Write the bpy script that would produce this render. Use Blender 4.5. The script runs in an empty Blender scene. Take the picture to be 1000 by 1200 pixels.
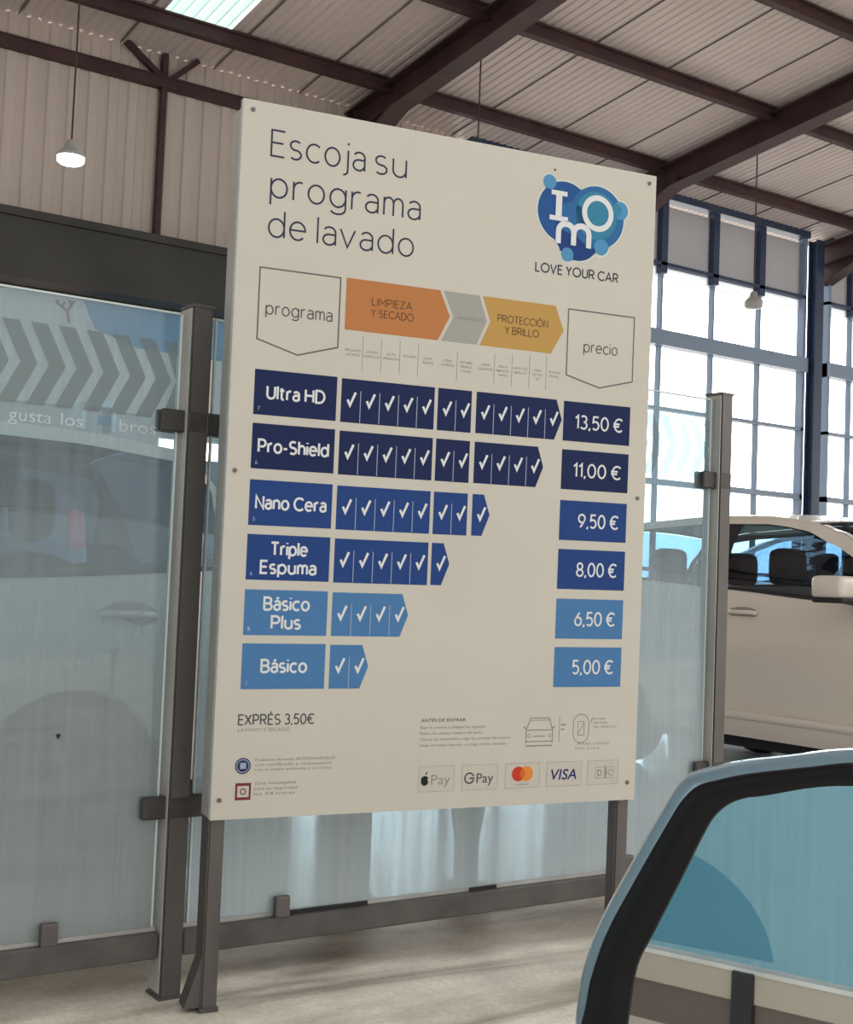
import bpy, bmesh, math, random
from mathutils import Vector, Matrix
random.seed(7)
S = bpy.context.scene
COL = S.collection
PI = math.pi

# ------------------------------------------------------------------ camera
cam_d = bpy.data.cameras.new('camera')
cam = bpy.data.objects.new('camera', cam_d); COL.objects.link(cam)
cam_d.sensor_fit = 'VERTICAL'; cam_d.sensor_height = 36.0
cam_d.lens = 36.0 * 1500.0 / 1200.0
cam_d.clip_start = 0.02; cam_d.clip_end = 500
CR = Vector((0.82618, -0.56211, 0.03934))
CF = Vector((0.56056, 0.82624, 0.05577))
CF.normalize(); CR = (CR - CF * CR.dot(CF)).normalized(); CU = CR.cross(CF)
M = Matrix((CR, CU, -CF)).transposed().to_4x4(); M.translation = Vector((0, 0, 1.2))
cam.matrix_world = M
S.camera = cam

# ------------------------------------------------------------------ world, light, exposure
SKY_DIM, SKY_BRIGHT = 0.98, 8.5      # overcast sky: dull overhead and behind, glaring beyond the tall windows
world = bpy.data.worlds.new('overcast_sky'); S.world = world; world.use_nodes = True
wn = world.node_tree.nodes; wl = world.node_tree.links
bg = wn['Background']; bg.inputs['Color'].default_value = (1.0, 0.985, 0.955, 1)
_tc = wn.new('ShaderNodeTexCoord'); _dt = wn.new('ShaderNodeVectorMath'); _dt.operation = 'DOT_PRODUCT'; _dt.inputs[1].default_value = (0.72, 0.66, 0.22)
_mr = wn.new('ShaderNodeMapRange'); _mr.inputs[1].default_value = 0.15; _mr.inputs[2].default_value = 0.95; _mr.inputs[3].default_value = SKY_DIM; _mr.inputs[4].default_value = SKY_BRIGHT
wl.new(_tc.outputs['Generated'], _dt.inputs[0]); wl.new(_dt.outputs['Value'], _mr.inputs[0]); wl.new(_mr.outputs[0], bg.inputs['Strength'])
S.view_settings.view_transform = 'Standard'; S.view_settings.look = 'None'
S.view_settings.exposure = 0.0; S.view_settings.gamma = 1.0
try: S.view_settings.use_curve_mapping = False
except Exception: pass

# ------------------------------------------------------------------ materials
def mat(name, col, rough=0.6, metal=0.0, emit=None, estr=0.0, spec=0.5, coat=0.0):
    m = bpy.data.materials.new(name); m.use_nodes = True
    b = m.node_tree.nodes['Principled BSDF']
    b.inputs['Base Color'].default_value = (*col, 1); b.inputs['Roughness'].default_value = rough
    b.inputs['Metallic'].default_value = metal; b.inputs['Specular IOR Level'].default_value = spec
    b.inputs['Coat Weight'].default_value = coat
    if emit: b.inputs['Emission Color'].default_value = (*emit, 1); b.inputs['Emission Strength'].default_value = estr
    return m

def noisy(name, c1, c2, scale=4.0, rough=0.7, metal=0.0, stretch=(1, 1, 1), detail=6.0, bump=0.0, lo=0.35, hi=0.65, spec=0.4):
    m = mat(name, c1, rough, metal, spec=spec); nt = m.node_tree; b = nt.nodes['Principled BSDF']
    tc = nt.nodes.new('ShaderNodeTexCoord'); mp = nt.nodes.new('ShaderNodeMapping'); mp.inputs['Scale'].default_value = stretch
    no = nt.nodes.new('ShaderNodeTexNoise'); no.inputs['Scale'].default_value = scale; no.inputs['Detail'].default_value = detail
    cr = nt.nodes.new('ShaderNodeValToRGB')
    cr.color_ramp.elements[0].position = lo; cr.color_ramp.elements[0].color = (*c1, 1)
    cr.color_ramp.elements[1].position = hi; cr.color_ramp.elements[1].color = (*c2, 1)
    nt.links.new(tc.outputs['Object'], mp.inputs['Vector']); nt.links.new(mp.outputs['Vector'], no.inputs['Vector'])
    nt.links.new(no.outputs['Fac'], cr.inputs['Fac']); nt.links.new(cr.outputs['Color'], b.inputs['Base Color'])
    if bump:
        bp = nt.nodes.new('ShaderNodeBump'); bp.inputs['Strength'].default_value = bump; bp.inputs['Distance'].default_value = 0.01
        nt.links.new(no.outputs['Fac'], bp.inputs['Height']); nt.links.new(bp.outputs['Normal'], b.inputs['Normal'])
    return m

def thin_glass(name, tint, gloss=0.08, rough=0.02):
    m = bpy.data.materials.new(name); m.use_nodes = True; nt = m.node_tree; nt.nodes.clear()
    out = nt.nodes.new('ShaderNodeOutputMaterial'); tr = nt.nodes.new('ShaderNodeBsdfTransparent'); tr.inputs[0].default_value = (*tint, 1)
    gl = nt.nodes.new('ShaderNodeBsdfGlossy'); gl.inputs['Roughness'].default_value = rough
    mx = nt.nodes.new('ShaderNodeMixShader'); mx.inputs[0].default_value = gloss
    nt.links.new(tr.outputs[0], mx.inputs[1]); nt.links.new(gl.outputs[0], mx.inputs[2]); nt.links.new(mx.outputs[0], out.inputs[0])
    return m

def film(name, col, tint, fac, trans=0.4):
    # translucent film or grime: partly see-through, partly diffuse on both sides
    m = bpy.data.materials.new(name); m.use_nodes = True; nt = m.node_tree; nt.nodes.clear(); N = nt.nodes.new; L = nt.links.new
    out = N('ShaderNodeOutputMaterial'); tr = N('ShaderNodeBsdfTransparent'); tr.inputs[0].default_value = (*tint, 1)
    df = N('ShaderNodeBsdfDiffuse'); df.inputs[0].default_value = (*col, 1)
    tl = N('ShaderNodeBsdfTranslucent'); tl.inputs[0].default_value = (*col, 1)
    m1 = N('ShaderNodeMixShader'); m1.inputs[0].default_value = trans
    m2 = N('ShaderNodeMixShader'); m2.inputs[0].default_value = fac
    L(df.outputs[0], m1.inputs[1]); L(tl.outputs[0], m1.inputs[2]); L(tr.outputs[0], m2.inputs[1]); L(m1.outputs[0], m2.inputs[2]); L(m2.outputs[0], out.inputs[0])
    return m

def grimy_glass(name, col, tint, lo, hi, base_z, top_z, trans=0.4):
    # wash-bay glass: limescale runs down it in vertical streaks and gathers at the foot
    m = film(name, col, tint, 0.5, trans); nt = m.node_tree; N = nt.nodes.new; L = nt.links.new
    m2 = [n for n in nt.nodes if n.type == 'MIX_SHADER' and n.inputs[1].links and n.inputs[1].links[0].from_node.type == 'BSDF_TRANSPARENT'][0]
    tc = N('ShaderNodeTexCoord'); mp = N('ShaderNodeMapping'); mp.inputs['Scale'].default_value = (38, 38, 1.3)
    no = N('ShaderNodeTexNoise'); no.inputs['Scale'].default_value = 1.0; no.inputs['Detail'].default_value = 5
    mp2 = N('ShaderNodeMapping'); mp2.inputs['Scale'].default_value = (3.5, 3.5, 2.2)
    no2 = N('ShaderNodeTexNoise'); no2.inputs['Scale'].default_value = 1.0; no2.inputs['Detail'].default_value = 3
    sep = N('ShaderNodeSeparateXYZ'); mr = N('ShaderNodeMapRange')
    mr.inputs[1].default_value = base_z; mr.inputs[2].default_value = top_z; mr.inputs[3].default_value = hi; mr.inputs[4].default_value = lo
    L(tc.outputs['Object'], mp.inputs[0]); L(mp.outputs[0], no.inputs[0]); L(tc.outputs['Object'], mp2.inputs[0]); L(mp2.outputs[0], no2.inputs[0])
    L(tc.outputs['Object'], sep.inputs[0]); L(sep.outputs[2], mr.inputs[0])
    a = N('ShaderNodeMath'); a.operation = 'MULTIPLY_ADD'; a.inputs[1].default_value = 0.32; a.inputs[2].default_value = -0.16
    b = N('ShaderNodeMath'); b.operation = 'MULTIPLY_ADD'; b.inputs[1].default_value = 0.30; b.inputs[2].default_value = -0.15
    L(no.outputs['Fac'], a.inputs[0]); L(no2.outputs['Fac'], b.inputs[0])
    s1 = N('ShaderNodeMath'); s1.operation = 'ADD'; s2 = N('ShaderNodeMath'); s2.operation = 'ADD'; s2.use_clamp = True
    L(a.outputs[0], s1.inputs[0]); L(b.outputs[0], s1.inputs[1]); L(s1.outputs[0], s2.inputs[0]); L(mr.outputs[0], s2.inputs[1])
    L(s2.outputs[0], m2.inputs[0])
    out = [n for n in nt.nodes if n.type == 'OUTPUT_MATERIAL'][0]
    gl = N('ShaderNodeBsdfGlossy'); gl.inputs['Roughness'].default_value = 0.03
    m3 = N('ShaderNodeMixShader'); m3.inputs[0].default_value = 0.05
    L(m2.outputs[0], m3.inputs[1]); L(gl.outputs[0], m3.inputs[2]); L(m3.outputs[0], out.inputs[0])
    return m

MT = {}
MT['steel'] = noisy('maroon_painted_steel', (0.050, 0.024, 0.026), (0.075, 0.036, 0.038), 3, 0.55)
MT['siding'] = noisy('beige_siding', (0.56, 0.475, 0.43), (0.63, 0.535, 0.49), 1.2, 0.6, stretch=(2, 2, .3))
MT['roof'] = noisy('ceiling_sheet', (0.67, 0.575, 0.555), (0.75, 0.645, 0.625), 0.8, 0.4)
MT['seam'] = mat('sheet_seam', (0.16, 0.13, 0.12), 0.7)
MT['fascia'] = noisy('charcoal_fascia', (0.040, 0.039, 0.038), (0.060, 0.058, 0.055), 1.4, 0.5)
MT['glowsteel'] = mat('glow_blue_steel', (0.035, 0.055, 0.11), 0.45)  # maroon steel near the windows, their blue glow put into the colour
MT['winframe'] = mat('glare_blue_frame', (0.24, 0.32, 0.44), 0.4)  # pale blue is window glare put into the frame colour
MT['pane'] = thin_glass('window_pane', (0.97, 0.98, 0.99), 0.05)
MT['shade'] = film('grey_shade', (0.42, 0.41, 0.42), (0.55, 0.55, 0.56), 0.88, 0.35)
MT['shade2'] = film('pale_shade', (0.66, 0.68, 0.70), (0.8, 0.8, 0.8), 0.75, 0.5)
MT['skylight'] = film('skylight_sheet', (0.23, 0.32, 0.285), (0.26, 0.36, 0.32), 0.75, 0.75)
MT['post'] = noisy('brushed_post_steel', (0.115, 0.105, 0.10), (0.16, 0.145, 0.14), 6, 0.42, 0.35, stretch=(1, 1, .15))
MT['rail'] = noisy('weathered_rail', (0.085, 0.078, 0.074), (0.125, 0.115, 0.108), 9, 0.5, 0.2)
MT['clamp'] = noisy('clamp_steel', (0.055, 0.05, 0.048), (0.085, 0.078, 0.073), 20, 0.45, 0.3)
MT['galv_and_lit'] = noisy('galvanised_and_lit_side', (0.44, 0.43, 0.40), (0.56, 0.55, 0.52), 7, 0.4, 0.25, stretch=(1, 1, .2))  # galvanised parts, and side plates with skylight put into their colour
MT['kerb'] = mat('beige_rail', (0.34, 0.285, 0.23), 0.6); MT['skirt'] = mat('brown_skirting', (0.10, 0.072, 0.06), 0.6)
MT['tealwave'] = film('teal_wave_film', (0.20, 0.41, 0.50), (0.55, 0.8, 0.9), 0.55, 0.4)
MT['hazewall'] = noisy('haze_blue_wall', (0.24, 0.33, 0.43), (0.30, 0.39, 0.48), 1.5, 0.7)  # the blue is haze painted into the wall colour
MT['rubber'] = mat('black_rubber', (0.012, 0.012, 0.013), 0.7)
MT['glass'] = grimy_glass('grimy_bay_glass', (0.64, 0.71, 0.73), (0.76, 0.90, 0.97), 0.17, 0.80, 0.15, 1.40, 0.40)
MT['glass2'] = grimy_glass('grimy_bay_glass_left', (0.47, 0.52, 0.525), (0.76, 0.89, 0.96), 0.17, 0.86, 0.15, 1.40, 0.40)
MT['tealglass'] = grimy_glass('teal_bay_glass', (0.27, 0.46, 0.53), (0.45, 0.72, 0.80), 0.78, 0.86, 0.2, 1.95, 0.35)
MT['glassedge'] = mat('glass_edge', (0.62, 0.72, 0.72), 0.3)
MT['chevron'] = film('grey_chevron_film', (0.36, 0.39, 0.39), (0.70, 0.78, 0.78), 0.64, 0.45)
MT['decal'] = film('pale_decal', (0.86, 0.90, 0.91), (0.9, 0.9, 0.9), 0.85, 0.5)
MT['panel'] = noisy('cream_sign_panel', (0.585, 0.555, 0.487), (0.61, 0.58, 0.512), 2.5, 0.5)
MT['paneledge'] = mat('sign_panel_edge', (0.62, 0.62, 0.60), 0.5)
def ink(n, c): MT[n] = mat('print_' + n, c, 0.6, spec=0.15)
ink('ink_title', (0.040, 0.045, 0.085)); ink('ink_grey', (0.09, 0.09, 0.10)); ink('ink_soft', (0.27, 0.25, 0.235))
ink('navy', (0.014, 0.024, 0.088)); ink('blue', (0.020, 0.060, 0.225)); ink('sky', (0.075, 0.205, 0.43))
ink('white', (0.74, 0.76, 0.78)); ink('line_pale', (0.34, 0.40, 0.52))
ink('orange', (0.50, 0.205, 0.075)); ink('grey', (0.37, 0.37, 0.34)); ink('ochre', (0.52, 0.31, 0.095))
ink('ink_brown', (0.13, 0.07, 0.045)); ink('outline', (0.14, 0.135, 0.14)); ink('column', (0.36, 0.345, 0.315))
ink('logo_blue', (0.025, 0.095, 0.30)); ink('logo_deep', (0.018, 0.055, 0.21)); ink('logo_teal', (0.045, 0.235, 0.38)); ink('logo_sky', (0.09, 0.29, 0.52)); ink('logo_mid', (0.035, 0.15, 0.36))
ink('halo', (0.66, 0.72, 0.70)); ink('card', (0.575, 0.545, 0.48)); ink('cardline', (0.43, 0.41, 0.37)); ink('black', (0.02, 0.02, 0.022))
ink('mc_red', (0.58, 0.05, 0.03)); ink('mc_orange', (0.78, 0.27, 0.05)); ink('mc_mid', (0.72, 0.13, 0.03)); ink('visa', (0.025, 0.03, 0.16)); ink('cam_red', (0.20, 0.04, 0.04)); ink('seal', (0.03, 0.04, 0.11))
MT['screw'] = mat('screw_head', (0.16, 0.155, 0.14), 0.4, 0.6)
MT['carwhite'] = mat('warm_white_paint', (0.86, 0.775, 0.675), 0.28, coat=0.5)
MT['carwhite2'] = mat('white_paint', (0.68, 0.65, 0.58), 0.3, coat=0.4)
MT['cargrey'] = mat('silver_paint', (0.56, 0.56, 0.54), 0.3, coat=0.4)
MT['carglass'] = thin_glass('car_window', (0.34, 0.47, 0.58), 0.10)
MT['carglassdark'] = thin_glass('tinted_car_window', (0.58, 0.69, 0.76), 0.12)
MT['blackplastic'] = mat('black_plastic', (0.018, 0.018, 0.02), 0.55)
MT['interior'] = mat('dark_cabin_cloth', (0.022, 0.024, 0.028), 0.85)
MT['tyre'] = mat('tyre_rubber', (0.02, 0.02, 0.021), 0.85)
MT['alloy'] = mat('wheel_alloy', (0.45, 0.45, 0.46), 0.35, 0.8)
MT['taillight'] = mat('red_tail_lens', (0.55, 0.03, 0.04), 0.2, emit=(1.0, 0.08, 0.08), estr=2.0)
MT['taillens'] = mat('clear_tail_lens', (0.8, 0.78, 0.78), 0.2)
MT['headlight'] = mat('headlight_lens', (0.6, 0.65, 0.7), 0.12)
MT['lamp'] = mat('lit_lamp', (1, 1, 1), 0.4, emit=(1.0, 0.97, 0.93), estr=9.0)
MT['lampshade'] = mat('grey_lamp_shade', (0.42, 0.42, 0.41), 0.4)
MT['cable'] = mat('cable', (0.06, 0.04, 0.04), 0.7)
MT['brush_grey'] = noisy('grey_blue_bristle', (0.13, 0.19, 0.24), (0.19, 0.25, 0.30), 8, 0.9, stretch=(6, 6, .5))
MT['brush_teal'] = noisy('teal_bristle', (0.09, 0.20, 0.27), (0.14, 0.27, 0.34), 8, 0.9, stretch=(6, 6, .5))
MT['banner'] = mat('cream_banner', (0.86, 0.81, 0.76), 0.6)
MT['bannerblue'] = mat('banner_blue', (0.20, 0.40, 0.62), 0.6)
MT['bannerred'] = mat('banner_red', (0.45, 0.16, 0.16), 0.6)
MT['lowerwall'] = noisy('painted_block_wall', (0.62, 0.63, 0.62), (0.70, 0.70, 0.69), 1.5, 0.7)
MT['shell'] = mat('pale_blue_car_paint', (0.23, 0.36, 0.45), 0.25, 0.3, coat=0.7)
MT['rim'] = mat('mirror_black_rim', (0.006, 0.007, 0.009), 0.5, spec=0.22)
MT['mirror'] = mat('mirror_silvering', (0.82, 0.90, 0.92), 0.012, 1.0)
MT['bulk'] = mat('white_roof_box', (0.75, 0.82, 0.85), 0.35)
MT['bulkface'] = mat('roof_box_face', (0.12, 0.30, 0.42), 0.25)

# concrete: pale screed with drifting damp stains, wet sheen beyond the fence
def concrete():
    m = mat('stained_concrete', (0.4, 0.38, 0.35), 0.75); nt = m.node_tree; N = nt.nodes.new; L = nt.links.new; b = nt.nodes['Principled BSDF']
    tc = N('ShaderNodeTexCoord')
    mp = N('ShaderNodeMapping'); mp.inputs['Scale'].default_value = (0.55, 2.6, 1)
    mp.inputs['Rotation'].default_value = (0, 0, 0.16)
    n1 = N('ShaderNodeTexNoise'); n1.inputs['Scale'].default_value = 1.15; n1.inputs['Detail'].default_value = 5; n1.inputs['Distortion'].default_value = 0.9
    n2 = N('ShaderNodeTexNoise'); n2.inputs['Scale'].default_value = 55; n2.inputs['Detail'].default_value = 6
    n3 = N('ShaderNodeTexNoise'); n3.inputs['Scale'].default_value = 5; n3.inputs['Detail'].default_value = 8
    L(tc.outputs['Object'], mp.inputs[0]); L(mp.outputs[0], n1.inputs[0]); L(tc.outputs['Object'], n2.inputs[0]); L(tc.outputs['Object'], n3.inputs[0])
    r1 = N('ShaderNodeValToRGB'); e = r1.color_ramp.elements
    e[0].position = 0.36; e[0].color = (0.33, 0.295, 0.235, 1); e[1].position = 0.60; e[1].color = (0.82, 0.77, 0.66, 1)
    x = e.new(0.48); x.color = (0.66, 0.61, 0.51, 1)
    L(n1.outputs['Fac'], r1.inputs[0])
    r2 = N('ShaderNodeValToRGB'); e = r2.color_ramp.elements; e[0].position = 0.3; e[0].color = (0.86, 0.86, 0.86, 1); e[1].position = 0.7; e[1].color = (1.06, 1.06, 1.06, 1)
    L(n2.outputs['Fac'], r2.inputs[0])
    r3 = N('ShaderNodeValToRGB'); e = r3.color_ramp.elements; e[0].position = 0.3; e[0].color = (0.8, 0.8, 0.8, 1); e[1].position = 0.65; e[1].color = (1.05, 1.05, 1.05, 1)
    L(n3.outputs['Fac'], r3.inputs[0])
    a = N('ShaderNodeMix'); a.data_type = 'RGBA'; a.blend_type = 'MULTIPLY'; a.inputs[0].default_value = 1
    L(r1.outputs[0], a.inputs[6]); L(r2.outputs[0], a.inputs[7])
    c = N('ShaderNodeMix'); c.data_type = 'RGBA'; c.blend_type = 'MULTIPLY'; c.inputs[0].default_value = 1
    L(a.outputs[2], c.inputs[6]); L(r3.outputs[0], c.inputs[7]); 
    sx = N('ShaderNodeSeparateXYZ'); L(tc.outputs['Object'], sx.inputs[0])
    k1 = N('ShaderNodeMath'); k1.operation = 'MULTIPLY_ADD'; k1.inputs[1].default_value = 0.10; L(sx.outputs[0], k1.inputs[0]); L(sx.outputs[1], k1.inputs[2])
    n4 = N('ShaderNodeTexNoise'); n4.inputs['Scale'].default_value = 1.6; n4.inputs['Detail'].default_value = 4; L(tc.outputs['Object'], n4.inputs[0])
    k2 = N('ShaderNodeMath'); k2.operation = 'MULTIPLY_ADD'; k2.inputs[1].default_value = 0.55; L(n4.outputs['Fac'], k2.inputs[0]); L(k1.outputs[0], k2.inputs[2])
    dm = N('ShaderNodeMapRange'); dm.inputs[1].default_value = 3.93; dm.inputs[2].default_value = 4.06; dm.inputs[3].default_value = 0; dm.inputs[4].default_value = 1; L(k2.outputs[0], dm.inputs[0])
    dd = N('ShaderNodeMix'); dd.data_type = 'RGBA'; dd.blend_type = 'MULTIPLY'; dd.inputs[7].default_value = (0.55, 0.53, 0.50, 1)
    L(dm.outputs[0], dd.inputs[0]); L(c.outputs[2], dd.inputs[6]); L(dd.outputs[2], b.inputs['Base Color'])
    bp = N('ShaderNodeBump'); bp.inputs['Strength'].default_value = 0.25; bp.inputs['Distance'].default_value = 0.004
    L(n2.outputs['Fac'], bp.inputs['Height']); L(bp.outputs[0], b.inputs['Normal'])
    return m
MT['floor'] = concrete()
MT['wet'] = noisy('wet_lane_concrete', (0.34, 0.38, 0.42), (0.48, 0.52, 0.55), 2.5, 0.10, spec=1.0)

# ------------------------------------------------------------------ helpers
class MB:
    def __init__(s): s.bm = bmesh.new()
    def quad(s, *p):
        try: s.bm.faces.new([s.bm.verts.new(q) for q in p])
        except ValueError: pass
    def poly(s, pts): s.bm.faces.new([s.bm.verts.new(q) for q in pts])
    def box(s, x0, x1, y0, y1, z0, z1):
        v = [s.bm.verts.new((x, y, z)) for x in (x0, x1) for y in (y0, y1) for z in (z0, z1)]
        for f in ((0, 1, 3, 2), (4, 6, 7, 5), (0, 4, 5, 1), (2, 3, 7, 6), (0, 2, 6, 4), (1, 5, 7, 3)): s.bm.faces.new([v[i] for i in f])
        return s
    def prism(s, pts, d):      # closed polygon pts (3D), extruded by vector d
        d = Vector(d); a = [s.bm.verts.new(q) for q in pts]; b = [s.bm.verts.new(Vector(q) + d) for q in pts]
        s.bm.faces.new(a); s.bm.faces.new(b[::-1]); n = len(a)
        for i in range(n): s.bm.faces.new((a[i], b[i], b[(i + 1) % n], a[(i + 1) % n]))
        return s
    def bar(s, p, q, w, h, up=(0, 0, 1)):
        p, q = Vector(p), Vector(q); t = (q - p).normalized(); r = t.cross(Vector(up)).normalized(); u = r.cross(t)
        s.prism([p + r * a * w / 2 + u * b * h / 2 for a, b in ((-1, -1), (1, -1), (1, 1), (-1, 1))], q - p); return s
    def tube(s, pts, r, n=10, cap=True):
        rings = []
        for i, p in enumerate(pts):
            p = Vector(p); a = Vector(pts[max(0, i - 1)]); b = Vector(pts[min(len(pts) - 1, i + 1)]); t = (b - a).normalized()
            ref = Vector((0, 0, 1)) if abs(t.z) < .9 else Vector((1, 0, 0))
            e1 = t.cross(ref).normalized(); e2 = t.cross(e1); rr = r[i] if isinstance(r, (list, tuple)) else r
            rings.append([s.bm.verts.new(p + (e1 * math.cos(2 * PI * k / n) + e2 * math.sin(2 * PI * k / n)) * rr) for k in range(n)])
        for A, B in zip(rings, rings[1:]):
            for k in range(n): s.bm.faces.new((A[k], A[(k + 1) % n], B[(k + 1) % n], B[k]))
        if cap: s.bm.faces.new(rings[0][::-1]); s.bm.faces.new(rings[-1])
        return s
    def grid(s, rows):
        V = [[s.bm.verts.new(q) for q in r] for r in rows]
        for A, B in zip(V, V[1:]):
            for k in range(len(A) - 1): s.bm.faces.new((A[k], A[k + 1], B[k + 1], B[k]))
        return V
    def bevel(s, w, seg=2):
        bmesh.ops.bevel(s.bm, geom=s.bm.edges[:] + s.bm.verts[:], offset=w, segments=seg, affect='EDGES', profile=.6, clamp_overlap=True); return s
    def build(s, name, m, parent=None, smooth=False, weld=0.0, loc=None):
        if weld: bmesh.ops.remove_doubles(s.bm, verts=s.bm.verts, dist=weld)
        bmesh.ops.recalc_face_normals(s.bm, faces=s.bm.faces)
        me = bpy.data.meshes.new(name); s.bm.to_mesh(me); s.bm.free()
        return link(name, me, m, parent, smooth, loc)

def link(name, me, m, parent=None, smooth=False, loc=None):
    o = bpy.data.objects.new(name, me); COL.objects.link(o)
    me.materials.append(MT[m] if isinstance(m, str) else m)
    if smooth:
        for f in me.polygons: f.use_smooth = True
    if parent: o.parent = parent
    if loc is not None: o.location = loc
    return o
def tag(o, label, cat, group=None):
    o['label'] = label; o['category'] = cat
    if group: o['group'] = group
    return o
def thing(name, label, cat, loc=(0, 0, 0), group=None):
    o = bpy.data.objects.new(name, None); COL.objects.link(o); o.location = loc; o.empty_display_size = .1
    return tag(o, label, cat, group)
def struct(o):
    o['kind'] = 'structure'; return o
def copy_tree(o, parent=None):
    c = o.copy(); COL.objects.link(c)
    if parent: c.parent = parent
    for ch in list(o.children): copy_tree(ch, c)
    return c

# ------------------------------------------------------------------ the hall
YW = 12.0                      # back wall
EAVE = 6.40; SL = math.tan(math.radians(6))
def roof_z(y): return EAVE + (YW - y) * SL

f = MB(); f.quad((-14, -10, 0), (40, -10, 0), (40, 3.9, 0), (-14, 3.9, 0)); f.quad((-14, 7.9, 0), (40, 7.9, 0), (40, 30, 0), (-14, 30, 0))
struct(f.build('floor', 'floor'))
f = MB(); f.quad((-14, 3.9, 0), (40, 3.9, 0), (40, 7.9, 0), (-14, 7.9, 0))
o = struct(f.build('floor_wet_lane', 'wet'))

# ceiling: ribbed sheets, one long sheet field with a gap for the skylight
def ribbed(x0, x1, y0, y1, pitch=.1, amp=.011):
    m = MB(); n = int(round((x1 - x0) / pitch)); rows = [[], []]
    for i in range(n):
        x = x0 + (x1 - x0) * i / n; p = (x1 - x0) / n
        for dx, dz in ((0, 0), (.52, 0), (.64, 1), (.88, 1)):
            for r, y in zip(rows, (y0, y1)): r.append((x + p * dx, y, roof_z(y) + dz * amp))
    for r, y in zip(rows, (y0, y1)): r.append((x1, y, roof_z(y)))
    m.grid(rows); return m
SKX0, SKX1, SKY0, SKY1 = 4.41, 5.10, 8.4, 11.27
m = ribbed(-8, SKX0, 0.6, YW + .3)
m2 = ribbed(SKX1, 34, 0.6, YW + .3); m3 = ribbed(SKX0, SKX1, SKY1, YW + .3); m4 = ribbed(SKX0, SKX1, 0.6, SKY0)
for k in (m2, m3, m4):
    tmp = bpy.data.meshes.new('t'); k.bm.to_mesh(tmp); m.bm.from_mesh(tmp); k.bm.free(); bpy.data.meshes.remove(tmp)
ceil = struct(m.build('ceiling', 'roof'))
sm = MB()
for i in range(-7, 34):
    x = i * 1.0 + .28
    sm.bar((x, .65, roof_z(.65) - .004), (x, YW, roof_z(YW) - .004), .012, .010)
o = sm.build('trim_sheet_seams', 'seam', ceil); o['kind'] = 'structure'
sk = struct(ribbed(SKX0, SKX1, SKY0, SKY1, .11, .03).build('window_skylight', 'skylight'))

# back wall: beige ribbed siding on the left part, charcoal fascia and a painted wall under it
WX0, WX1 = -6.0, 8.4
m = MB(); rows = [[], []]
n = int((WX1 - WX0) / .2)
for i in range(n):
    x = WX0 + i * .2
    for dx, dy in ((0, 0), (.085, 0), (.1, .022), (.185, .022)):
        rows[0].append((x + dx, YW + dy, 3.84)); rows[1].append((x + dx, YW + dy, EAVE))
m.grid(rows); struct(m.build('wall_back', 'siding'))
m = MB(); m.box(WX0, 5.95, YW - .36, YW + .12, 3.83, 4.44); m.box(WX0, 5.95, YW - .40, YW - .36, 4.385, 4.46)
struct(m.build('trim_fascia', 'fascia'))
m = MB(); m.box(WX0, 4.9, YW + .02, YW + .14, 0, 3.83); m.box(4.9, 6.1, YW + .02, YW + .14, 2.55, 3.83); struct(m.build('wall_back_lower', 'lowerwall'))
m = MB(); m.box(4.9, 6.6, YW + .02, YW + .14, 0, 2.36); struct(m.build('wall_back_haze', 'hazewall'))

def steel_i(name, p, q, w, h, tf=.02, up=(0, 0, 1), mt='steel'):
    p, q = Vector(p), Vector(q); t = (q - p).normalized(); r = t.cross(Vector(up)).normalized(); u = r.cross(t)
    m = MB()
    m.bar(p + u * (h / 2 - tf / 2), q + u * (h / 2 - tf / 2), w, tf, up); m.bar(p - u * (h / 2 - tf / 2), q - u * (h / 2 - tf / 2), w, tf, up)
    m.bar(p, q, .014, h - 2 * tf + .002, up)
    return struct(m.build(name, mt))
# purlins run along the wall, rafters climb away from it towards the camera
for y in (11.22, 9.52, 7.88, 6.24, 4.6, 2.96, 1.3):
    z = roof_z(y) - .085; m = MB()
    m.box(-8, 34, y - .045, y + .045, z + .055, z + .075); m.box(-8, 34, y - .045, y + .045, z - .075, z - .055); m.box(-8, 34, y - .012, y + .012, z - .06, z + .06)
    struct(m.build('roof_purlin', 'steel'))
for x in (-1.05, 2.95, 6.95, 10.95, 14.95, 18.95, 22.95):
    if x == 2.95: continue
    d = .15
    steel_i('roof_rafter', (x, YW + .05, roof_z(YW + .05) - .09 - d), (x, .7, roof_z(.7) - .09 - d), .22, 2 * d)
    m = MB()     # haunch where the rafter meets its column
    zt = roof_z(YW) - .35 - d + .1
    m.prism([(x - .012, YW, zt + .05), (x - .012, YW - 1.1, zt + .2), (x - .012, YW, zt - .25)], (.024, 0, 0))
    m.prism([(x - .11, YW - 1.1, zt + .2), (x - .11, YW - 1.1, zt + .17), (x - .11, YW - .02, zt - .28), (x - .11, YW, zt - .25)], (.22, 0, 0))
    struct(m.build('rafter_haunch', 'steel'))
    if x > 5: steel_i('wall_column', (x - .30 if x > 12 else x, YW - .09, 0), (x - .30 if x > 12 else x, YW - .09, roof_z(YW - .1) - .1), .16, .16, .02, (0, 1, 0), 'glowsteel' if x > 12 else 'steel')
# siding rails, the post and its two braces
m = MB(); m.box(WX0, WX1, YW - .10, YW - .005, 6.03, 6.145); m.box(WX0, WX1, YW - .11, YW - .10, 6.125, 6.145); struct(m.build('wall_girt', 'steel'))
m = MB(); m.box(4.705, 4.755, YW - .09, YW - .005, 4.44, EAVE - .02); struct(m.build('wall_post', 'steel'))
m = MB(); m.bar((4.32, YW - .06, 6.40), (4.72, YW - .06, 6.12), .06, .055); struct(m.build('wall_brace', 'steel'))
m = MB(); m.bar((5.08, YW - .06, 6.40), (4.78, YW - .06, 6.12), .06, .055); struct(m.build('wall_brace', 'steel'))

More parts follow.
